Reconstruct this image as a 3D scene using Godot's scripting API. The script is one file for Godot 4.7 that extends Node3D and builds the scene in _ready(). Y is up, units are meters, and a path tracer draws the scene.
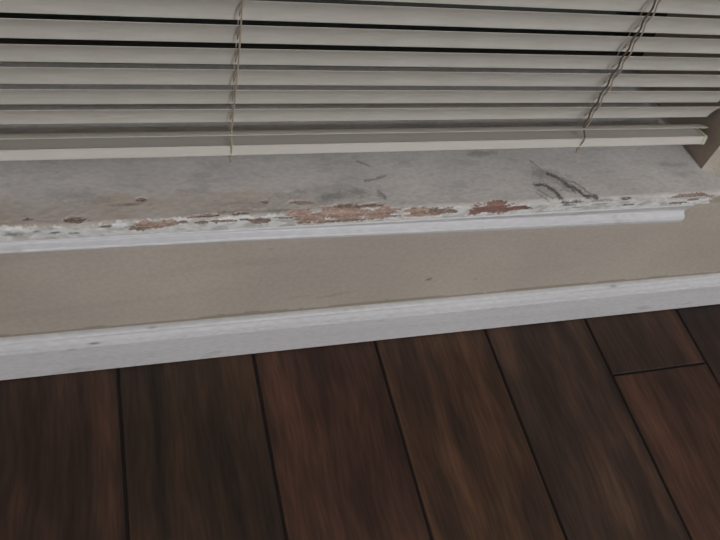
extends Node3D
# A low window with a half-closed mini blind, its peeling painted sill, the trim and wall
# below it and a wood-look plank floor.  x runs along the wall, y is up, the wall is at -z.

const WALL := 0.45          # distance of the wall face from the camera's foot point (at z = -WALL)
const THICK := 0.22         # thickness of the window wall
const JAMB_L := -0.778      # window opening
const JAMB_R := 0.613
const SILL_H := 0.286       # top of the sill
const SILL_B := 0.2702      # underside of the sill
const OPEN_T := 1.47        # head of the opening
const RX0 := -2.2           # the room
const RX1 := 2.7
const RZ1 := 3.6
const ROOM_H := 2.45
const BASE_H := 0.0700

var noise := FastNoiseLite.new()
var fine := FastNoiseLite.new()
var rng := RandomNumberGenerator.new()
var mats := {}
var taken := {}

# ------------------------------------------------------------------ helpers
func begin() -> SurfaceTool:
	var st := SurfaceTool.new()
	st.begin(Mesh.PRIMITIVE_TRIANGLES)
	st.set_smooth_group(-1)
	return st

func tri(st: SurfaceTool, p: Array, uv: Array, out: Vector3) -> void:
	var n: Vector3 = (p[2] - p[0]).cross(p[1] - p[0])
	var order := [0, 1, 2] if n.dot(out) >= 0.0 else [0, 2, 1]
	for i in order:
		st.set_uv(uv[i])
		st.add_vertex(p[i])

func quad(st: SurfaceTool, a: Vector3, b: Vector3, c: Vector3, d: Vector3, out: Vector3, uv: Array = []) -> void:
	var t := uv if uv.size() == 4 else [Vector2(a.x + a.z, a.y), Vector2(b.x + b.z, b.y), Vector2(c.x + c.z, c.y), Vector2(d.x + d.z, d.y)]
	tri(st, [a, b, c], [t[0], t[1], t[2]], out)
	tri(st, [a, c, d], [t[0], t[2], t[3]], out)

func box(st: SurfaceTool, lo: Vector3, hi: Vector3, uvs := Vector2.ONE, uvo := Vector2.ZERO) -> void:
	for axis in 3:
		for s in 2:
			var out := Vector3.ZERO
			out[axis] = 1.0 if s == 1 else -1.0
			var u := (axis + 1) % 3
			var v := (axis + 2) % 3
			var ps := []
			var ts := []
			for k in [[0, 0], [1, 0], [1, 1], [0, 1]]:
				var q := Vector3.ZERO
				q[axis] = hi[axis] if s == 1 else lo[axis]
				q[u] = hi[u] if k[0] == 1 else lo[u]
				q[v] = hi[v] if k[1] == 1 else lo[v]
				ps.append(q)
				ts.append(Vector2((q.x if axis != 0 else q.z) + uvo.x, (q.y if axis != 1 else q.z) + uvo.y) * uvs)
			quad(st, ps[0], ps[1], ps[2], ps[3], out, ts)

func chamfer_box(st: SurfaceTool, lo: Vector3, hi: Vector3, c: float) -> void:
	# a box whose upper edges are chamfered (a plank or tile)
	var y0 := lo.y
	var y1 := hi.y - c
	var y2 := hi.y
	var ring := func(i: float, y: float) -> Array:
		return [Vector3(lo.x + i, y, lo.z + i), Vector3(hi.x - i, y, lo.z + i), Vector3(hi.x - i, y, hi.z - i), Vector3(lo.x + i, y, hi.z - i)]
	var r0: Array = ring.call(0.0, y0)
	var r1: Array = ring.call(0.0, y1)
	var r2: Array = ring.call(c, y2)
	var outs := [Vector3.FORWARD, Vector3.RIGHT, Vector3.BACK, Vector3.LEFT]
	var t := func(p: Vector3) -> Vector2: return Vector2((p.x - lo.x) / (hi.x - lo.x), (p.z - lo.z) / 0.92)
	for k in 4:
		var m := (k + 1) % 4
		quad(st, r0[k], r0[m], r1[m], r1[k], outs[k], [t.call(r0[k]), t.call(r0[m]), t.call(r1[m]), t.call(r1[k])])
		quad(st, r1[k], r1[m], r2[m], r2[k], outs[k] + Vector3.UP, [t.call(r1[k]), t.call(r1[m]), t.call(r2[m]), t.call(r2[k])])
	quad(st, r2[0], r2[1], r2[2], r2[3], Vector3.UP, [t.call(r2[0]), t.call(r2[1]), t.call(r2[2]), t.call(r2[3])])

# sweeps a closed outline of (z, y) points along x; the outline may differ at the two ends
func sweep_x(st: SurfaceTool, a: PackedVector2Array, b: PackedVector2Array, x0: float, x1: float, steps := 1) -> void:
	var n := a.size()
	var mid := Vector2.ZERO
	for p in a:
		mid += p / n
	var run := [0.0]
	for k in n:
		run.append(run[k] + a[k].distance_to(a[(k + 1) % n]))
	var area := 0.0
	for k in n:
		area += a[k].cross(a[(k + 1) % n])
	for s in steps:
		var t0 := float(s) / steps
		var t1 := float(s + 1) / steps
		for k in n:
			var m := (k + 1) % n
			var p0 := a[k].lerp(b[k], t0)
			var q0 := a[m].lerp(b[m], t0)
			var p1 := a[k].lerp(b[k], t1)
			var q1 := a[m].lerp(b[m], t1)
			var e := q0 - p0
			var o := Vector2(e.y, -e.x) * signf(area)
			var xa := lerpf(x0, x1, t0)
			var xb := lerpf(x0, x1, t1)
			quad(st, Vector3(xa, p0.y, p0.x), Vector3(xb, p1.y, p1.x), Vector3(xb, q1.y, q1.x), Vector3(xa, q0.y, q0.x), Vector3(0, o.y, o.x), [Vector2(xa, run[k]), Vector2(xb, run[k]), Vector2(xb, run[k + 1]), Vector2(xa, run[k + 1])])
	for e in 2:
		var pts := a if e == 0 else b
		var x := x0 if e == 0 else x1
		var idx := Geometry2D.triangulate_polygon(pts)
		for i in range(0, idx.size(), 3):
			var ps := []
			var ts := []
			for j in 3:
				var q: Vector2 = pts[idx[i + j]]
				ps.append(Vector3(x, q.y, q.x))
				ts.append(Vector2(x + q.x, q.y))
			tri(st, ps, ts, Vector3.LEFT if e == 0 else Vector3.RIGHT)

func tube(st: SurfaceTool, path: Array, r: float, sides := 6) -> void:
	var rings := []
	for i in path.size():
		var d: Vector3 = (path[mini(i + 1, path.size() - 1)] - path[maxi(i - 1, 0)]).normalized()
		var u := d.cross(Vector3.RIGHT if absf(d.x) < 0.8 else Vector3.UP).normalized()
		var v := d.cross(u)
		var ring := []
		for k in sides:
			var an := TAU * k / sides
			ring.append(path[i] + (u * cos(an) + v * sin(an)) * r)
		rings.append(ring)
	for i in path.size() - 1:
		for k in sides:
			var m := (k + 1) % sides
			var c: Vector3 = (path[i] + path[i + 1]) * 0.5
			var o: Vector3 = (rings[i][k] + rings[i][m] + rings[i + 1][k] + rings[i + 1][m]) * 0.25 - c
			quad(st, rings[i][k], rings[i][m], rings[i + 1][m], rings[i + 1][k], o)
	for e in [0, path.size() - 1]:
		var o2: Vector3 = path[0] - path[1] if e == 0 else path[e] - path[e - 1]
		for k in sides:
			tri(st, [path[e], rings[e][k], rings[e][(k + 1) % sides]], [Vector2.ZERO, Vector2.ZERO, Vector2.ZERO], o2)

func lathe(st: SurfaceTool, prof: Array, at: Vector3, sides := 24) -> void:
	for i in prof.size() - 1:
		for k in sides:
			var a0 := TAU * k / sides
			var a1 := TAU * (k + 1) / sides
			var p := [Vector3(cos(a0) * prof[i].x, prof[i].y, sin(a0) * prof[i].x), Vector3(cos(a1) * prof[i].x, prof[i].y, sin(a1) * prof[i].x), Vector3(cos(a1) * prof[i + 1].x, prof[i + 1].y, sin(a1) * prof[i + 1].x), Vector3(cos(a0) * prof[i + 1].x, prof[i + 1].y, sin(a0) * prof[i + 1].x)]
			var e: Vector2 = prof[i + 1] - prof[i]
			var am := (a0 + a1) * 0.5
			var o := Vector3(cos(am) * e.y, -e.x, sin(am) * e.y)
			quad(st, p[0] + at, p[1] + at, p[2] + at, p[3] + at, o)

func mesh_of(st: SurfaceTool) -> ArrayMesh:
	st.generate_normals()
	return st.commit()

func add(called: String, mesh: Mesh, m: Material, parent: Node = self) -> MeshInstance3D:
	var o := MeshInstance3D.new()
	o.name = called
	o.mesh = mesh
	o.material_override = m
	o.cast_shadow = GeometryInstance3D.SHADOW_CASTING_SETTING_ON
	parent.add_child(o, true)
	return o

func tag(o: Node, label: String, category: String, kind := "") -> void:
	o.set_meta("label", label)
	o.set_meta("category", category)
	if kind:
		o.set_meta("kind", kind)

func structure(o: Node, label := "") -> void:
	o.set_meta("kind", "structure")
	if label:
		o.set_meta("label", label)

func mat(col: Color, rough := 0.7) -> StandardMaterial3D:
	var m := StandardMaterial3D.new()
	m.albedo_color = col
	m.roughness = rough
	m.metallic_specular = 0.4
	return m

func textured(img: Image, rough: float, scale := Vector3.ONE, offset := Vector3.ZERO) -> StandardMaterial3D:
	img.generate_mipmaps()
	var m := mat(Color.WHITE, rough)
	m.albedo_texture = ImageTexture.create_from_image(img)
	m.uv1_scale = scale
	m.uv1_offset = offset
	return m

func n01(x: float, y: float) -> float:
	return noise.get_noise_2d(x, y) * 0.5 + 0.5

# ------------------------------------------------------------------ textures
func wall_texture() -> StandardMaterial3D:
	# covers 2.4 m x 1.2 m; (0,0) of the picture stands for x = -1.2, y = 0
	var w := 1200
	var h := 600
	var img := Image.create(w, h, false, Image.FORMAT_RGB8)
	var base := Color(0.736, 0.686, 0.641)
	for j in h:
		for i in w:
			var x := i * 2.0
			var y := j * 2.0
			var k := 1.0 + 0.05 * noise.get_noise_2d(x * 0.5, y * 0.5) + 0.03 * fine.get_noise_2d(x * 2.0, y * 2.0)
			# faint scuffs drawn out along the wall
			var sc := noise.get_noise_2d(x * 0.25 + 500.0, y * 2.0)
			if sc > 0.3 and y < 400.0:
				k -= (sc - 0.3) * 0.08
			var col := Color(base.r * k, base.g * k, base.b * (k - 0.012 * noise.get_noise_2d(x * 0.3, y * 0.3 + 90.0)))
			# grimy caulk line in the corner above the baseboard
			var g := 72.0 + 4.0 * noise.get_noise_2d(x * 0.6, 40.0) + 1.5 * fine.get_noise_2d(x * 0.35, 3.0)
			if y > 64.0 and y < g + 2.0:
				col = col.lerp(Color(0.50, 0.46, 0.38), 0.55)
			img.set_pixel(i, j, col)
	# small scratches and a smudge
	var marks := [[337, 113, 5, 3.0, 0.6], [222, 96, 30, 3.0, 0.14], [180, 99, 16, 2.5, 0.12], [400, 104, 3, 2.0, 0.3], [140, 190, 4, 2.0, 0.2], [520, 150, 5, 2.0, 0.15]]
	for q in marks:
		for j in range(-8, 9):
			for i in range(-20, 21):
				var d := Vector2(i * 2.0 / q[2], (j * 2.0 - i * 0.4) / q[3]).length() + 0.5 * fine.get_noise_2d(i * 9.0 + q[0], j * 9.0)
				if d < 1.0:
					var px := int((q[0] + 1200) / 2) + i
					var py := int(q[1] / 2) + j
					img.set_pixel(px, py, img.get_pixel(px, py).lerp(Color(0.36, 0.32, 0.29), q[4] * minf(1.0, (1.0 - d) * 2.0)))
	var m := textured(img, 0.75, Vector3(1.0 / 2.4, 1.0 / 1.2, 1), Vector3(0.5, 0, 0))
	var nt := NoiseTexture2D.new()
	nt.width = 512
	nt.height = 512
	nt.seamless = true
	nt.as_normal_map = true
	nt.bump_strength = 2.0
	var fn := FastNoiseLite.new()
	fn.seed = 21
	fn.frequency = 0.012
	fn.fractal_octaves = 4
	nt.noise = fn
	m.normal_enabled = true
	m.normal_texture = nt
	m.normal_scale = 0.25
	return m

func trim_texture() -> StandardMaterial3D:
	# white gloss paint with brush streaks and small grey nicks; 2.4 m long, 0.12 m of outline
	var w := 1600
	var h := 80
	var img := Image.create(w, h, false, Image.FORMAT_RGB8)
	for j in h:
		for i in w:
			var x := i * 1.5
			var y := j * 1.5
			var k := 1.0 + 0.03 * noise.get_noise_2d(x * 0.3, y * 4.0) + 0.03 * fine.get_noise_2d(x, y * 3.0)
			var col := Color(0.857 * k, 0.840 * k, 0.849 * k)
			var d := noise.get_noise_2d(x * 1.6 + 77.0, y * 3.0)
			if d > 0.48:
				col = col.lerp(Color(0.60, 0.57, 0.52), (d - 0.48) * 1.0)
			img.set_pixel(i, j, col)
	for q in [[-40, 68.5, 9, 2.0, 0.8], [615, 83.0, 7, 2.0, 0.4], [-62, 62.0, 5, 1.6, 0.3], [22, 84.0, 5, 1.6, 0.3], [200, 50.0, 7, 1.5, 0.12], [455, 40.0, 4, 1.5, 0.15]]:
		for j in range(-3, 4):
			for i in range(-8, 9):
				var d2 := Vector2(i * 1.5 / q[2], j * 1.5 / q[3]).length()
				var px := int((q[0] + 1200) / 1.5) + i
				var py := int(q[1] / 1.5) + j
				if d2 < 1.0 and py >= 0 and py < h:
					img.set_pixel(px, py, img.get_pixel(px, py).lerp(Color(0.36, 0.34, 0.33), q[4] * minf(1.0, (1.0 - d2) * 2.5)))
	return textured(img, 0.45, Vector3(1.0 / 2.4, 1.0 / 0.12, 1), Vector3(0.5, 0, 0))

func plank_texture(s: int, base: Color, warm: Color) -> StandardMaterial3D:
	# printed wood grain, streaks run along the plank
	var w := 96
	var h := 512
	var img := Image.create(w, h, false, Image.FORMAT_RGB8)
	for j in h:
		for i in w:
			var x := i * 1.62
			var y := j * 1.8
			var bend := 9.0 * noise.get_noise_2d(x * 0.4 + s * 300.0, y * 0.35)
			var a := noise.get_noise_2d((x + bend) * 2.6 + s * 900.0, y * 0.16)
			var b := fine.get_noise_2d((x + bend) * 3.0 + s * 70.0, y * 0.22)
			var c := noise.get_noise_2d(x * 1.1 + s * 500.0, y * 0.5 + 80.0)
			var k := clampf(0.92 + 0.24 * a + 0.15 * b + 0.09 * c, 0.35, 1.9)
			var col := base.lerp(warm, clampf(0.5 + 0.7 * c + 0.6 * a, 0.0, 1.0))
			img.set_pixel(i, j, Color(col.r * k, col.g * k * 0.98, col.b * k * 0.92))
	var m := textured(img, 0.48)
	m.metallic_specular = 0.35
	return m

# the painted sill: x and v in millimetres, v runs from the lower front edge (0) over the nose
# (12.5 to 20.4) to the back of the board
const BARE := [
	[-36.8, 21.8, 10, 3.4, 1], [-14.9, 11.9, 6, 1.9, 1], [23.6, 11.6, 19, 5.0, 0], [12.0, 6.5, 9, 3.0, 1], [36, 12.5, 9, 4.0, 0],
	[61.9, 10.9, 7, 3.2, 1], [85.1, 11.0, 9, 2.8, 1], [113, 9.8, 11, 4.2, 1], [70, 19.0, 9, 1.4, 1], [98, 19.5, 9, 1.3, 1],
	[151, 17.2, 13, 4.2, 0], [193, 13.0, 36, 10.5, 0], [163, 10.0, 16, 9.0, 0], [227, 12.5, 19, 9.0, 0], [205, 21.5, 26, 3.0, 1], [185, 3.0, 34, 1.8, 1],
	[262, 11.6, 15, 5.6, 0], [287, 10.0, 18, 5.6, 1], [270, 5.0, 24, 2.4, 0], [342, 10.2, 24, 8.6, 2], [330, 7.0, 13, 5.5, 2], [357, 7.4, 12, 4.8, 2], [372, 9.4, 13, 3.4, 2],
	[573, 15.6, 14, 2.4, 1], [560, 14.0, 14, 1.4, 1], [569.5, 3.0, 14, 2.0, 1], [592.9, 15.4, 11, 3.4, 1], [606, 12.0, 7, 2.4, 1], [585, 7.0, 9, 1.7, 1],
	[14.8, 39.9, 4, 2.0, 1], [121, 31.5, 4, 1.3, 1], [153, 29.0, 12, 2.4, 0], [497, 15.5, 8, 1.9, 3], [-74.6, 24.3, 4, 1.9, 3],
	[48, 13, 5, 2, 1], [75, 12.5, 4, 1.6, 1], [100, 12.5, 5, 2, 3], [128, 13, 6, 1.7, 3], [138, 11.5, 5, 1.6, 3], [146, 12.5, 4, 1.6, 1], [57, 18.5, 8, 1.6, 0], [240, 6, 10, 1.6, 1], [302, 8, 8, 2, 1], [384, 7, 6, 1.4, 3], [430, 9, 8, 1.4, 3], [505, 4, 8, 1.3, 3],
	[-250, 14, 30, 6, 0], [-340, 10, 18, 5, 2], [-480, 15, 40, 5, 0], [-610, 9, 22, 4, 1]]
const SMUDGE := [
	[187.7, 35, 30, 9, 0.34], [208, 39.3, 18, 6, 0.32], [231.5, 35.3, 6, 6, 0.4], [180, 42, 50, 12, 0.14], [353.7, 84.4, 20, 6, 0.32], [136, 36.7, 26, 7, 0.22], [100, 30, 40, 7, 0.16], [93, 21.5, 34, 3.6, 0.36], [128, 20.5, 22, 3.0, 0.34],
	[155, 42, 12, 4, 0.25], [412, 50, 20, 17, 0.34], [432, 36, 22, 13, 0.30], [406, 30, 14, 9, 0.22], [-29, 46, 26, 10, 0.16], [264, 79, 18, 8, 0.16], [2, 35, 12, 2.2, 0.4], [60, 47, 24, 5, 0.16],
	[-55.6, 13.8, 6, 1.8, 0.9], [-54.8, 7.6, 6, 2.0, 0.9], [-67.3, 10, 4, 1.4, 0.7], [-86, 8.1, 9, 1.8, 0.45], [-40, 6.0, 6, 1.6, 0.6], [88, 11.5, 6, 1.3, 1.0], [120, 13, 12, 1.2, 0.9], [135, 12, 8, 1.0, 0.9],
	[440, 5.0, 10, 1.3, 0.5], [470, 8.5, 11, 1.2, 0.4], [520, 3.0, 9, 1.0, 0.4], [575, 60, 26, 5, 0.18], [585, 46, 18, 5, 0.2], [70, 66, 16, 6, 0.15]]
const STROKES := [
	[419.7, 51.8, 430.6, 44.2, 2.4], [430.6, 44.2, 437.7, 28.5, 2.7], [399, 38.7, 409.7, 36.8, 1.7], [409.7, 36.8, 415.3, 28.3, 2.1], [415.3, 28.3, 419.4, 18.8, 1.9],
	[439.6, 32.6, 447.3, 21.1, 2.2], [447.3, 21.1, 460.5, 18.1, 1.9], [426, 47.3, 446, 39.3, 1.1], [446, 39.3, 456, 22, 1.0], [395, 26.7, 405, 17.3, 1.1],
	[419.7, 13.6, 443, 13.6, 1.6], [454.8, 14.1, 479, 14.6, 1.4], [406.5, 71, 416.8, 53.3, 1.0], [220.6, 51.3, 242.7, 58.1, 1.1], [230, 38, 234, 29, 1.2], [218, 78, 230, 70, 0.9], [398, 31, 410, 20, 1.2],
	[412, 56, 421, 50, 1.3]]
const SX0 := -800.0
const SX1 := 640.0
const SW := 1800
const SV := 225.0
const SH := 275
var sill_height := PackedFloat32Array()

func seg_dist(x: float, v: float, s: Array) -> float:
	var a := Vector2(s[0], s[1])
	var b := Vector2(s[2], s[3])
	var p := Vector2(x, v)
	return p.distance_to(Geometry2D.get_closest_point_to_segment(p, a, b))

func sill_texture() -> StandardMaterial3D:
	var img := Image.create(SW, SH, false, Image.FORMAT_RGB8)
	var rel := Image.create(SW, SH, false, Image.FORMAT_RGB8)
	var bare := PackedFloat32Array()
	var kind := PackedByteArray()
	var dirt := PackedFloat32Array()
	bare.resize(SW * SH)
	kind.resize(SW * SH)
	dirt.resize(SW * SH)
	bare.fill(-9.0)
	var px := (SX1 - SX0) / SW
	var pv := SV / SH
	for q in BARE:
		var i0 := maxi(0, int((q[0] - q[2] * 1.8 - SX0) / px))
		var i1 := mini(SW - 1, int((q[0] + q[2] * 1.8 - SX0) / px))
		for j in range(maxi(0, int((q[1] - q[3] * 1.8) / pv)), mini(SH, int((q[1] + q[3] * 1.8) / pv) + 1)):
			for i in range(i0, i1 + 1):
				var x := SX0 + i * px
				var v := j * pv
				var d := 1.0 - Vector2((x - q[0]) / q[2], (v - q[1]) / q[3]).length() + 0.62 * noise.get_noise_2d(x * 4.0, v * 9.0) + 0.22 * fine.get_noise_2d(x * 3.0, v * 5.0)
				var n := j * SW + i
				if d > bare[n]:
					bare[n] = d
					kind[n] = q[4]
	for q in SMUDGE:
		var i0 := maxi(0, int((q[0] - q[2] * 1.6 - SX0) / px))
		var i1 := mini(SW - 1, int((q[0] + q[2] * 1.6 - SX0) / px))
		for j in range(maxi(0, int((q[1] - q[3] * 1.6) / pv)), mini(SH, int((q[1] + q[3] * 1.6) / pv) + 1)):
			for i in range(i0, i1 + 1):
				var x := SX0 + i * px
				var v := j * pv
				var d := 1.0 - Vector2((x - q[0]) / q[2], (v - q[1]) / q[3]).length() + 0.7 * noise.get_noise_2d(x * 4.0 + 60.0, v * 7.0) + 0.4 * fine.get_noise_2d(x * 3.0, v * 6.0)
				var n := j * SW + i
				dirt[n] = maxf(dirt[n], clampf(d * 1.2, 0.0, 1.0) * q[4])
	for s in STROKES:
		var i0 := int((minf(s[0], s[2]) - 8.0 - SX0) / px)
		var i1 := int((maxf(s[0], s[2]) + 8.0 - SX0) / px)
		for j in range(maxi(0, int((minf(s[1], s[3]) - 6.0) / pv)), int((maxf(s[1], s[3]) + 6.0) / pv)):
			for i in range(i0, i1 + 1):
				var x := SX0 + i * px
				var v := j * pv
				var d := seg_dist(x + 2.0 * noise.get_noise_2d(x * 5.0, v * 5.0), v + 2.0 * noise.get_noise_2d(x * 5.0 + 99.0, v * 5.0), s)
				var n := j * SW + i
				var f := clampf(1.15 - 0.62 * d / s[4] + 0.55 * fine.get_noise_2d(x * 5.0, v * 5.0) + 0.5 * noise.get_noise_2d(x * 6.0, v * 6.0), 0.0, 1.0)
				dirt[n] = maxf(dirt[n], f * (0.92 if s[4] > 1.5 else 0.45))
	sill_height.resize(SW * SH)
	for j in SH:
		var v := j * pv
		for i in SW:
			var x := SX0 + i * px
			var n := j * SW + i
			var a := noise.get_noise_2d(x * 1.1, v * 2.0)
			var b := fine.get_noise_2d(x * 1.5, v * 3.0)
			# soiled grey paint on top, tan where it has yellowed
			var col := Color(0.802, 0.770, 0.757)
			var tan_edge := 50.0 - maxf(0.0, x) * 0.07 + 7.0 * noise.get_noise_2d(x * 1.2, 30.0)
			var tan_amount := clampf((tan_edge - v) * 0.10 + 1.6 * a, 0.0, 1.0) * clampf(0.75 - x * 0.0022 + 0.6 * a, 0.0, 1.0)
			col = col.lerp(Color(0.748, 0.690, 0.649), tan_amount)
			var k := 1.0 + 0.06 * a + 0.035 * b
			if noise.get_noise_2d(x * 2.6 + 300.0, v * 6.0) > 0.34:
				k -= 0.04
			# cleaner white paint on the front edge, with a broken outline
			var edge := 17.0 - maxf(0.0, x - 250.0) * 0.022 + 4.0 * noise.get_noise_2d(x * 3.0, v * 5.0) + 2.0 * fine.get_noise_2d(x * 3.0, v * 4.0)
			if v < edge:
				col = Color(0.895, 0.88, 0.875).lerp(Color(0.70, 0.67, 0.64), clampf(noise.get_noise_2d(x * 4.0 + 40.0, v * 10.0) * 1.8, 0.0, 0.55))
				k = 1.0 + 0.06 * b
			if x > 610.0 + 4.0 * b and v < 11.0 + 3.0 * a:
				col = Color(0.68, 0.63, 0.585)
			col = Color(col.r * k, col.g * k, col.b * k)
			col = col.lerp(Color(0.345, 0.322, 0.310), dirt[n])
			var h := 0.5 + 0.10 * a + 0.10 * b
			if v < edge:
				h += 0.08
			if bare[n] > 0.0:
				var w: Color = [Color(0.70, 0.578, 0.525), Color(0.535, 0.455, 0.425), Color(0.56, 0.42, 0.385), Color(0.40, 0.37, 0.35)][kind[n]]
				var g := noise.get_noise_2d(x * 2.0, v * 22.0)
				var g2 := fine.get_noise_2d(x * 3.0, v * 18.0)
				w = w.lerp(Color(0.42, 0.31, 0.28), clampf(g * 0.9, 0.0, 0.5))
				w = w.lerp(Color(0.80, 0.74, 0.69), clampf((g2 - 0.12) * 2.2, 0.0, 0.75) * (0.4 if kind[n] == 2 else 1.0))
				col = col.lerp(w, clampf(bare[n] * 9.0, 0.0, 1.0))
				h -= 0.42 * clampf(bare[n] * 6.0, 0.0, 1.0) - 0.08 * g
			elif bare[n] > -0.22 and v < 24.0:
				h += 0.12 * (1.0 + bare[n] / 0.22)      # lifted lip of paint round a flake
			if Vector2((x - 252.0) / 5.0, (v - 8.0) / 2.2).length() + 0.3 * b < 1.0:
				col = Color(0.90, 0.88, 0.86)
				h = 0.75
			img.set_pixel(i, j, col)
			rel.set_pixel(i, j, Color(h, h, h))
			sill_height[n] = h
	var m := textured(img, 0.62)
	rel.generate_mipmaps()
	m.heightmap_enabled = true
	m.heightmap_texture = ImageTexture.create_from_image(rel)
	m.heightmap_scale = 0.10
	return m

func sill_lift(x: float, v: float) -> float:
	var i := clampi(int((x * 1000.0 - SX0) / (SX1 - SX0) * SW), 0, SW - 1)
	var j := clampi(int(v / SV * SH), 0, SH - 1)
	return (sill_height[j * SW + i] - 0.5) * 0.0014

# ------------------------------------------------------------------ builders
func build_sill() -> void:
	var m := sill_texture()
	var root := Node3D.new()
	root.name = "window_sill"
	add_child(root)
	tag(root, "long white painted window sill with peeling front edge and bare reddish patches", "window sill")
	var st := begin()
	var r := 0.005
	var zf := 0.4135
	# outline: [z, y, normal z, normal y, v]
	var prof := []
	for k in 11:
		prof.append([zf, SILL_B + 0.0125 * k / 10.0, -1.0, 0.0, 12.5 * k / 10.0])
	for k in range(1, 7):
		var a := k * PI / 12.0
		prof.append([zf + r - r * cos(a), SILL_H - r + r * sin(a), -cos(a), sin(a), 12.5 + 5.0 * a])
	var vt := 12.5 + 5.0 * PI / 2.0
	for d in [0.0012, 0.0025, 0.004, 0.006, 0.008, 0.0105, 0.013, 0.016, 0.020, 0.0245, 0.029, 0.045, 0.07, 0.11, 0.2004]:
		prof.append([zf + r + d, SILL_H, 0.0, 1.0, vt + d * 1000.0])
	var xs := []
	var x := JAMB_L - 0.015
	while x < JAMB_R + 0.0149:
		xs.append(x)
		x += 0.0025 if x > -0.2 else 0.01
	xs.append(JAMB_R)
	xs.append(JAMB_R + 0.015)
	xs.append(JAMB_L)
	xs.sort()
	var at := func(xx: float, p: Array) -> Vector3:
		var l: float = sill_lift(xx, p[4]) if p[0] < WALL - 0.004 and p[4] > 0.5 else 0.0
		return Vector3(xx, p[1] + p[3] * l, -(p[0] + p[2] * l))
	for i in xs.size() - 1:
		var xa: float = xs[i]
		var xb: float = xs[i + 1]
		if xb - xa < 0.0003:
			continue
		var inside: bool = (xa + xb) * 0.5 > JAMB_L and (xa + xb) * 0.5 < JAMB_R
		for k in prof.size() - 1:
			if not inside and prof[k][0] >= WALL - 0.0001:
				break
			var p: Array = prof[k]
			var q: Array = prof[k + 1]
			var ua := (xa * 1000.0 - SX0) / (SX1 - SX0)
			var ub := (xb * 1000.0 - SX0) / (SX1 - SX0)
			quad(st, at.call(xa, p), at.call(xb, p), at.call(xb, q), at.call(xa, q), Vector3(0, p[3] + q[3], -(p[2] + q[2])), [Vector2(ua, p[4] / SV), Vector2(ub, p[4] / SV), Vector2(ub, q[4] / SV), Vector2(ua, q[4] / SV)])
	# underside and ends
	var lo := Vector2(0.5, 0.01)
	var e := [Vector3(JAMB_L - 0.015, SILL_B, -zf), Vector3(JAMB_R + 0.015, SILL_B, -zf), Vector3(JAMB_R + 0.015, SILL_B, -WALL), Vector3(JAMB_L - 0.015, SILL_B, -WALL)]
	quad(st, e[0], e[1], e[2], e[3], Vector3.DOWN, [lo, lo, lo, lo])
	for s in 2:
		var xe := JAMB_L - 0.015 if s == 0 else JAMB_R + 0.015
		var o := Vector3.LEFT if s == 0 else Vector3.RIGHT
		for k in prof.size() - 1:
			if prof[k][0] >= WALL - 0.0001:
				break
			var p: Array = prof[k]
			var q: Array = prof[k + 1]
			var u := 0.999 if s == 1 else 0.001
			tri(st, [at.call(xe, p), at.call(xe, q), Vector3(xe, SILL_B, -WALL)], [Vector2(u, p[4] / SV), Vector2(u, q[4] / SV), Vector2(u, 0.05)], o)
		tri(st, [Vector3(xe, SILL_H, -WALL), Vector3(xe, SILL_H, -0.445), Vector3(xe, SILL_B, -WALL)], [lo, lo, lo], o)
	add("sill_board", mesh_of(st), m, root)

func build_apron() -> void:
	var root := Node3D.new()
	root.name = "apron_moulding"
	add_child(root)
	tag(root, "narrow white beaded moulding fixed directly under the peeling sill", "moulding")
	# a cove moulding that sits crooked: it is deeper towards the window's hinge side
	var mk := func(hb: float) -> PackedVector2Array:
		var t := SILL_B - 0.0014
		var d := t - hb
		return PackedVector2Array([
			Vector2(-WALL, t), Vector2(-0.4147, t), Vector2(-0.4135, t - 0.0010), Vector2(-0.4161, t - d * 0.22), Vector2(-0.4187, t - d * 0.44), Vector2(-0.4181, t - d * 0.52),
			Vector2(-0.4135, t - d * 0.60), Vector2(-0.4123, t - d * 0.70), Vector2(-0.4131, t - d * 0.86), Vector2(-0.4160, t - d * 0.97), Vector2(-0.4195, hb), Vector2(-WALL, hb)])
	var st := begin()
	var xs := [-0.762, -0.098, 0.1, 0.345, 0.545, 0.594]
	var hs := [0.2558, 0.2522, 0.2500, 0.2425, 0.2372, 0.2360]
	for i in 5:
		var p: PackedVector2Array = mk.call(hs[i])
		var q: PackedVector2Array = mk.call(hs[i + 1])
		sweep_x(st, p, q, xs[i], xs[i + 1], 1)
	add("moulding_strip", mesh_of(st), mats.apron, root)
	# old caulk pressed unevenly into the joint between sill and moulding
	var cst := begin()
	var path := []
	for k in 220:
		var x := -0.755 + k * (1.345 / 219.0)
		path.append(Vector3(x, SILL_B - 0.0006 + 0.0006 * noise.get_noise_2d(x * 900.0, 5.0), -0.4187 + 0.0008 * noise.get_noise_2d(x * 700.0, 50.0)))
	tube(cst, path, 0.0010, 5)
	add("caulk_bead", mesh_of(cst), mats.caulk, root)

func base_profile(z: float) -> PackedVector2Array:
	# outline of the baseboard, z is the wall face and the board stands out towards +z
	var b := 0.0022
	return PackedVector2Array([Vector2(z, b), Vector2(z + 0.0115, b), Vector2(z + 0.012, b + 0.0006), Vector2(z + 0.012, 0.0535), Vector2(z + 0.0112, 0.0548), Vector2(z + 0.0088, 0.0553),
		Vector2(z + 0.0088, 0.0565), Vector2(z + 0.0097, 0.0578), Vector2(z + 0.0090, 0.0600), Vector2(z + 0.0074, 0.0622), Vector2(z + 0.0062, 0.0638), Vector2(z + 0.0062, 0.0650), Vector2(z + 0.0073, 0.0658),
		Vector2(z + 0.0070, 0.0680), Vector2(z + 0.0055, 0.0693), Vector2(z + 0.0030, BASE_H), Vector2(z, BASE_H)])

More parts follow.
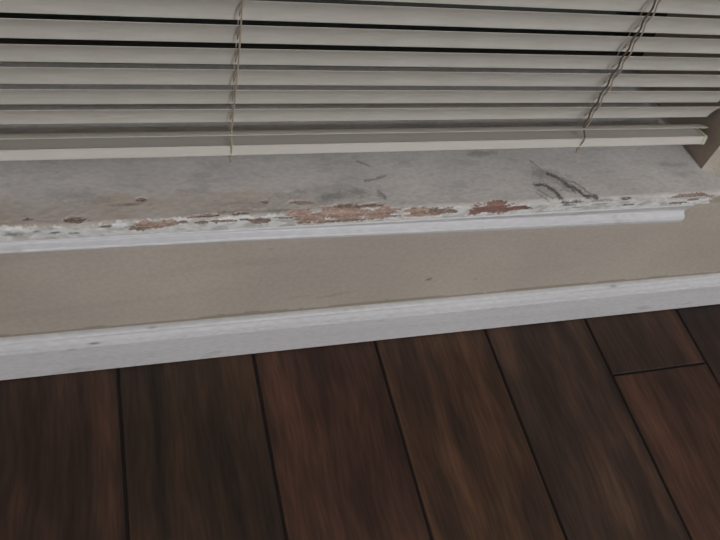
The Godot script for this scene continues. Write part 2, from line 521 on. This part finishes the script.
func build_room() -> void:
	# window wall: four blocks round the opening, in one piece
	var st := begin()
	var z0 := -WALL - THICK
	var z1 := -WALL
	box(st, Vector3(RX0, 0, z0), Vector3(RX1, SILL_B, z1))
	box(st, Vector3(RX0, OPEN_T, z0), Vector3(RX1, ROOM_H, z1))
	box(st, Vector3(RX0, SILL_B, z0), Vector3(JAMB_L, OPEN_T, z1))
	box(st, Vector3(JAMB_R, SILL_B, z0), Vector3(RX1, OPEN_T, z1))
	structure(add("wall_back", mesh_of(st), mats.wall), "beige painted wall round and below the low window")
	var walls := [
		["wall_left", Vector3(RX0 - 0.12, 0, z0), Vector3(RX0, ROOM_H, RZ1 + 0.12)],
		["wall_right", Vector3(RX1, 0, z0), Vector3(RX1 + 0.12, ROOM_H, RZ1 + 0.12)],
		["wall_front", Vector3(RX0, 0, RZ1), Vector3(RX1, ROOM_H, RZ1 + 0.12)]]
	for w in walls:
		var s := begin()
		box(s, w[1], w[2])
		structure(add(w[0], mesh_of(s), mats.wall), "plain beige painted room wall")
	var c := begin()
	box(c, Vector3(RX0 - 0.12, ROOM_H, z0), Vector3(RX1 + 0.12, ROOM_H + 0.12, RZ1 + 0.12))
	structure(add("ceiling", mesh_of(c), mats.ceiling), "flat white ceiling")
	# baseboards
	var b := begin()
	sweep_x(b, base_profile(-WALL), base_profile(-WALL), RX0, RX1, 1)
	structure(add("baseboard_back", mesh_of(b), mats.trim), "white stepped baseboard along the wall under the window")
	var sides := [["baseboard_left", Vector3(RX0, 0, 0), PI / 2, RZ1 + WALL - 0.024], ["baseboard_right", Vector3(RX1, 0, 0), -PI / 2, RZ1 + WALL - 0.024], ["baseboard_front", Vector3(0, 0, RZ1), PI, RX1 - RX0]]
	for q in sides:
		var s := begin()
		var half: float = q[3] * 0.5
		sweep_x(s, base_profile(0.0), base_profile(0.0), -half, half, 1)
		var o := add(q[0], mesh_of(s), mats.trim)
		o.rotation.y = q[2]
		o.position = q[1] + Vector3(0, 0, (RZ1 - WALL) * 0.5 if q[0] != "baseboard_front" else 0.0)
		if q[0] == "baseboard_front":
			o.position.x = (RX0 + RX1) * 0.5
		structure(o, "white stepped baseboard of a plain side wall")

func build_floor() -> void:
	var st := begin()
	box(st, Vector3(RX0 - 0.12, -0.12, -WALL - THICK), Vector3(RX1 + 0.12, -0.0022, RZ1 + 0.12))
	var root := add("floor", mesh_of(st), mats.grout)
	structure(root, "dark brown wood-look plank floor with thin dark joints")
	var pitch := 0.1556
	var gap := 0.0034
	var length := 0.914
	var meshes := {}
	var x := 0.6038 - pitch * 18
	var col := -18
	while x < RX1:
		var xa := maxf(x + gap * 0.5, RX0)
		var xb := minf(x + pitch - gap * 0.5, RX1)
		# one joint of the column that begins at x = 0.6038 lies 0.349 m before the camera's foot point
		var start := -0.349 + 0.33 * col * length
		if col == 1:
			start = -0.349 + 0.52 * length
		if col == -3 or col == 4 or col == -6:
			start += 0.30
		var z := start - ceilf((start + WALL) / length) * length
		if xb > RX0 and xb - xa > 0.02:
			while z < RZ1:
				var za := maxf(z + gap * 0.5, -WALL + 0.002)
				var zb := minf(z + length - gap * 0.5, RZ1)
				if zb - za > 0.02:
					var key := "%d %d" % [int((zb - za) * 1000.0), int((xb - xa) * 1000.0)]
					if not meshes.has(key):
						var s := begin()
						chamfer_box(s, Vector3(0, -0.010, 0), Vector3(xb - xa, 0, zb - za), 0.0010)
						meshes[key] = mesh_of(s)
					var tone := rng.randi() % 6
					if z < -0.2:
						match col:
							-5: tone = 0
							-4: tone = 1
							-3: tone = 2
							-2: tone = 3
							-1: tone = 4
							0: tone = 0
							1: tone = 5
							2: tone = 1
					if col == 0 and z > -0.4 and z < -0.2:
						tone = 2
					var o := add("plank", meshes[key], mats["plank%d" % tone], root)
					o.position = Vector3(xa, 0, za)
				z += length
		x += pitch
		col += 1

func build_window() -> void:
	var root := Node3D.new()
	root.name = "window_1"
	add_child(root)
	structure(root, "dark framed window behind the blind, night outside")
	var z0 := -WALL - THICK + 0.006
	var z1 := z0 + 0.045
	var y0 := SILL_H - 0.001
	var st := begin()
	box(st, Vector3(JAMB_L, y0, z0), Vector3(JAMB_L + 0.03, OPEN_T, z1))
	box(st, Vector3(JAMB_R - 0.03, y0, z0), Vector3(JAMB_R, OPEN_T, z1))
	box(st, Vector3(JAMB_L + 0.03, y0, z0), Vector3(JAMB_R - 0.03, y0 + 0.03, z1))
	box(st, Vector3(JAMB_L + 0.03, OPEN_T - 0.03, z0), Vector3(JAMB_R - 0.03, OPEN_T, z1))
	add("window_frame", mesh_of(st), mats.frame, root)
	var m := begin()
	box(m, Vector3(JAMB_L + 0.03, 0.86, z0 + 0.01), Vector3(JAMB_R - 0.03, 0.895, z1 - 0.006))
	add("meeting_rail", mesh_of(m), mats.frame, root)
	for k in 2:
		var g := begin()
		box(g, Vector3(JAMB_L + 0.03, [y0 + 0.03, 0.895][k], z0 + 0.018), Vector3(JAMB_R - 0.03, [0.86, OPEN_T - 0.03][k], z0 + 0.022))
		add("pane", mesh_of(g), mats.glass, root)

func build_blind() -> void:
	var root := Node3D.new()
	root.name = "window_blind"
	root.position = Vector3(0, 0.3108, -0.476)
	add_child(root)
	tag(root, "cream horizontal mini blind lowered over the window, slats nearly closed", "blind")
	var off := -root.position
	var x0 := -0.770
	var x1 := 0.6045
	# bottom rail
	var st := begin()
	var z := -0.464
	# the rail hangs tilted like the slats: its room edge is turned up
	var lean_rail := deg_to_rad(14.0)
	var turn := func(pts: Array) -> PackedVector2Array:
		var o := PackedVector2Array()
		for p in pts:
			var q := Vector2(-p.x, p.y).rotated(lean_rail)
			o.append(Vector2(z + q.x, 0.322 + q.y))
		return o
	var pr0: PackedVector2Array = turn.call([Vector2(0.001, -0.0100), Vector2(0, -0.0090), Vector2(0, -0.0010), Vector2(0.0012, 0), Vector2(0.0035, -0.0005), Vector2(0.0205, -0.0005), Vector2(0.0228, 0), Vector2(0.024, -0.0010), Vector2(0.024, -0.0090), Vector2(0.023, -0.0100)])
	sweep_x(st, pr0, pr0, x0 + 0.002, x1 - 0.002, 1)
	var rail := add("bottom_rail", mesh_of(st), mats.rail, root)
	rail.position = off
	for e in 2:
		var cst := begin()
		var cx := x0 - 0.0005 if e == 0 else x1 - 0.0035
		var pr: PackedVector2Array = turn.call([Vector2(0.001, -0.0106), Vector2(-0.0006, -0.0092), Vector2(-0.0006, -0.0008), Vector2(0.001, 0.0006), Vector2(0.023, 0.0006), Vector2(0.0246, -0.0008), Vector2(0.0246, -0.0092), Vector2(0.023, -0.0106)])
		sweep_x(cst, pr, pr, cx, cx + 0.004, 1)
		add("end_cap", mesh_of(cst), mats.cap, rail)
	# one slat, crowned, 25 mm wide, seen on its hollow side
	var ss := begin()
	var up := []
	for k in 7:
		var t := -1.0 + k / 3.0
		up.append(Vector2(0.0125 * t, 0.0018 * (1.0 - t * t)))
	var outline := PackedVector2Array()
	for p in up:
		outline.append(p)
	for k in 7:
		outline.append(up[6 - k] - Vector2(0, 0.0004))
	sweep_x(ss, outline, outline, x0, x1, 1)
	var slat_mesh := mesh_of(ss)
	# outline axis: +z of the outline points to the room when flat
	var place := func(y: float, zc: float, lean: float, jig: float) -> void:
		var s := add("slat", slat_mesh, mats.slat, root)
		# lean = angle of the slat from upright, room edge up
		s.rotation.x = -(PI / 2 - lean)
		s.position = Vector3(0, y, zc) + off + Vector3(jig, 0, 0)
	place.call(0.3284, -0.4735, deg_to_rad(55.0), -0.008)
	var tops := [0.3587, 0.3790, 0.3993, 0.4195, 0.4404, 0.4615]
	for k in 53:
		var top: float = tops[k] if k < 6 else 0.4615 + 0.0207 * (k - 5)
		var lean := deg_to_rad(23.5 + rng.randf_range(-1.2, 1.2))
		place.call(top - 0.0125 * cos(lean), -0.475, lean, rng.randf_range(-0.0008, 0.0008))
	var top_y := 0.4615 + 0.0207 * 48.0
	var hd := begin()
	box(hd, Vector3(x0, top_y, -0.489), Vector3(x1, top_y + 0.025, -0.463))
	var head := add("headrail", mesh_of(hd), mats.rail, root)
	head.position = off
	# ladder cords: a front and a back string with a rung under every slat
	for cx in [-0.606, -0.256, 0.0938, 0.4488]:
		var ls := begin()
		var path := []
		var back := []
		var twisted: bool = cx > 0.3
		var y := 0.3085
		while y < top_y:
			var ph := (y - 0.3384) / 0.0206 * TAU
			var sway := 0.0008 * noise.get_noise_2d(y * 900.0, cx * 100.0)
			var zc := -0.4688 if y > 0.337 else (-0.4626 if y < 0.324 else lerpf(-0.4626, -0.4688, (y - 0.324) / 0.013))
			path.append(Vector3(cx + sway + (0.0009 * sin(ph) if twisted else 0.0), y, zc + (0.0008 * cos(ph) if twisted else 0.0)))
			back.append(Vector3(cx, y, -0.4815))
			y += 0.0026
		tube(ls, path, 0.0007, 6)
		tube(ls, back.filter(func(p: Vector3) -> bool: return p.y > 0.324), 0.00055, 4)
		for k in 6:
			tube(ls, [Vector3(cx, tops[k] - 0.0005, -0.4690), Vector3(cx, tops[k] - 0.0238, -0.4812)], 0.0004, 4)
		var ladder := add("ladder_cord", mesh_of(ls), mats.cord, root)
		ladder.position = off
		var kn := begin()
		lathe(kn, [Vector2(0, 0.3115), Vector2(0.0012, 0.3112), Vector2(0.0019, 0.3098), Vector2(0.0015, 0.3080), Vector2(0.0008, 0.3070), Vector2(0.0010, 0.3040), Vector2(0, 0.3036)], Vector3(cx, 0, -0.4626), 10)
		add("cord_knot", mesh_of(kn), mats.cord, ladder)
		# a darker strand before the slats at one ladder, a cord behind them elsewhere
		var ps := []
		y = 0.3245
		while y < top_y:
			var ph := (y - 0.3384) / 0.0206 * TAU
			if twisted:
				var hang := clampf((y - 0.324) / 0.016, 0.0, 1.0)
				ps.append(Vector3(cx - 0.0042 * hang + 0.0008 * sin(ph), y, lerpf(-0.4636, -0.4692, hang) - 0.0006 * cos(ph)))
			else:
				ps.append(Vector3(cx + 0.003, y, -0.4845))
			y += 0.0026
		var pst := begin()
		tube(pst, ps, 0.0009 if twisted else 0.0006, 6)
		var cord_node := add("cord_strand", mesh_of(pst), mats.cord_dark if twisted else mats.cord, root)
		cord_node.position = off

func build_lamp() -> void:
	var root := Node3D.new()
	root.name = "ceiling_light"
	root.position = Vector3(0.95, ROOM_H, 2.35)
	add_child(root)
	tag(root, "round white glass dome light on the ceiling", "ceiling light")
	var b := begin()
	lathe(b, [Vector2(0, -0.0005), Vector2(0.19, -0.0005), Vector2(0.195, -0.012), Vector2(0.185, -0.025), Vector2(0, -0.025)], Vector3.ZERO, 32)
	add("base_plate", mesh_of(b), mats.ceiling, root)
	var d := begin()
	var prof := []
	for k in 9:
		var a := k * PI / 16.0
		prof.append(Vector2(0.18 * cos(a), -0.025 - 0.085 * sin(a)))
	lathe(d, prof, Vector3.ZERO, 32)
	add("glass_dome", mesh_of(d), mats.lamp_glass, root)
	var l := OmniLight3D.new()
	l.name = "lamp_light"
	l.position = Vector3(0, -0.20, 0)
	l.light_color = Color(0.93, 0.973, 1.0)
	l.light_energy = 9.0
	l.light_size = 0.12
	l.omni_range = 12.0
	l.omni_attenuation = 2.0
	l.shadow_enabled = true
	root.add_child(l)

func make_materials() -> void:
	mats.wall = wall_texture()
	mats.trim = trim_texture()
	mats.apron = mats.trim.duplicate()
	mats.apron.uv1_offset = Vector3(0.81, 0.35, 0)
	mats.ceiling = mat(Color(0.86, 0.85, 0.83), 0.8)
	mats.caulk = mat(Color(0.55, 0.52, 0.50), 0.8)
	mats.grout = mat(Color(0.115, 0.095, 0.088), 0.9)
	mats.frame = mat(Color(0.16, 0.145, 0.13), 0.5)
	mats.glass = mat(Color(0.5, 0.55, 0.55, 0.12), 0.02)
	mats.glass.transparency = BaseMaterial3D.TRANSPARENCY_ALPHA
	mats.slat = mat(Color(0.875, 0.849, 0.822), 0.5)
	var nt := NoiseTexture2D.new()
	nt.width = 512
	nt.height = 512
	nt.seamless = true
	var fn := FastNoiseLite.new()
	fn.seed = 8
	fn.frequency = 0.02
	fn.fractal_octaves = 4
	nt.noise = fn
	var ramp := Gradient.new()
	ramp.set_color(0, Color(0.95, 0.945, 0.935))
	ramp.set_color(1, Color(1, 1, 1))
	nt.color_ramp = ramp
	mats.slat.albedo_texture = nt
	mats.slat.uv1_triplanar = true
	mats.slat.uv1_scale = Vector3(2.0, 8.0, 8.0)
	mats.slat.backlight_enabled = true
	mats.slat.backlight = Color(0.45, 0.42, 0.38)
	mats.rail = mat(Color(0.825, 0.793, 0.762), 0.45)
	mats.cap = mat(Color(0.80, 0.79, 0.70), 0.4)
	mats.cord = mat(Color(0.66, 0.60, 0.53), 0.85)
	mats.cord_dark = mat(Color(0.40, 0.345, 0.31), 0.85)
	mats.lamp_glass = mat(Color(0.9, 0.9, 0.88), 0.4)
	mats.lamp_glass.emission_enabled = true
	mats.lamp_glass.emission = Color(0.93, 0.973, 1.0)
	mats.lamp_glass.emission_energy_multiplier = 1.5
	var tones := [[Color(0.225, 0.172, 0.155), Color(0.285, 0.205, 0.175)], [Color(0.205, 0.165, 0.150), Color(0.275, 0.205, 0.165)], [Color(0.255, 0.180, 0.160), Color(0.320, 0.222, 0.190)],
		[Color(0.270, 0.198, 0.168), Color(0.335, 0.240, 0.190)], [Color(0.225, 0.175, 0.162), Color(0.290, 0.218, 0.188)], [Color(0.200, 0.160, 0.150), Color(0.255, 0.190, 0.168)]]
	for k in 6:
		mats["plank%d" % k] = plank_texture(k, tones[k][0], tones[k][1])

func _ready() -> void:
	# camera: hand held, looking down at the sill with the picture tilted
	var cam := Camera3D.new()
	cam.name = "camera"
	var right := Vector3(0.950732, 0.201769, 0.235368)
	var down := Vector3(-0.071353, -0.596418, 0.799497)
	var ahead := Vector3(0.301691, -0.776901, -0.552636)
	cam.transform = Transform3D(Basis(right, -down, -ahead).orthonormalized(), Vector3(0, 0.775, 0))
	cam.fov = 40.407
	cam.near = 0.02
	add_child(cam)
	cam.make_current()
	var env := Environment.new()
	env.background_mode = Environment.BG_COLOR
	env.background_color = Color(0.2, 0.19, 0.18)
	env.background_energy_multiplier = 1.0
	env.tonemap_mode = Environment.TONE_MAPPER_LINEAR
	env.tonemap_exposure = 0.435
	env.sdfgi_enabled = true
	env.ssao_enabled = true
	env.ssil_enabled = true
	var we := WorldEnvironment.new()
	we.name = "world_environment"
	we.environment = env
	add_child(we)

	rng.seed = 12
	noise.seed = 5
	noise.noise_type = FastNoiseLite.TYPE_SIMPLEX_SMOOTH
	noise.frequency = 0.01
	noise.fractal_octaves = 3
	fine.seed = 9
	fine.noise_type = FastNoiseLite.TYPE_SIMPLEX
	fine.frequency = 0.06
	fine.fractal_octaves = 2
	make_materials()
	build_lamp()
	build_room()
	build_floor()
	build_sill()
	build_apron()
	build_window()
	build_blind()
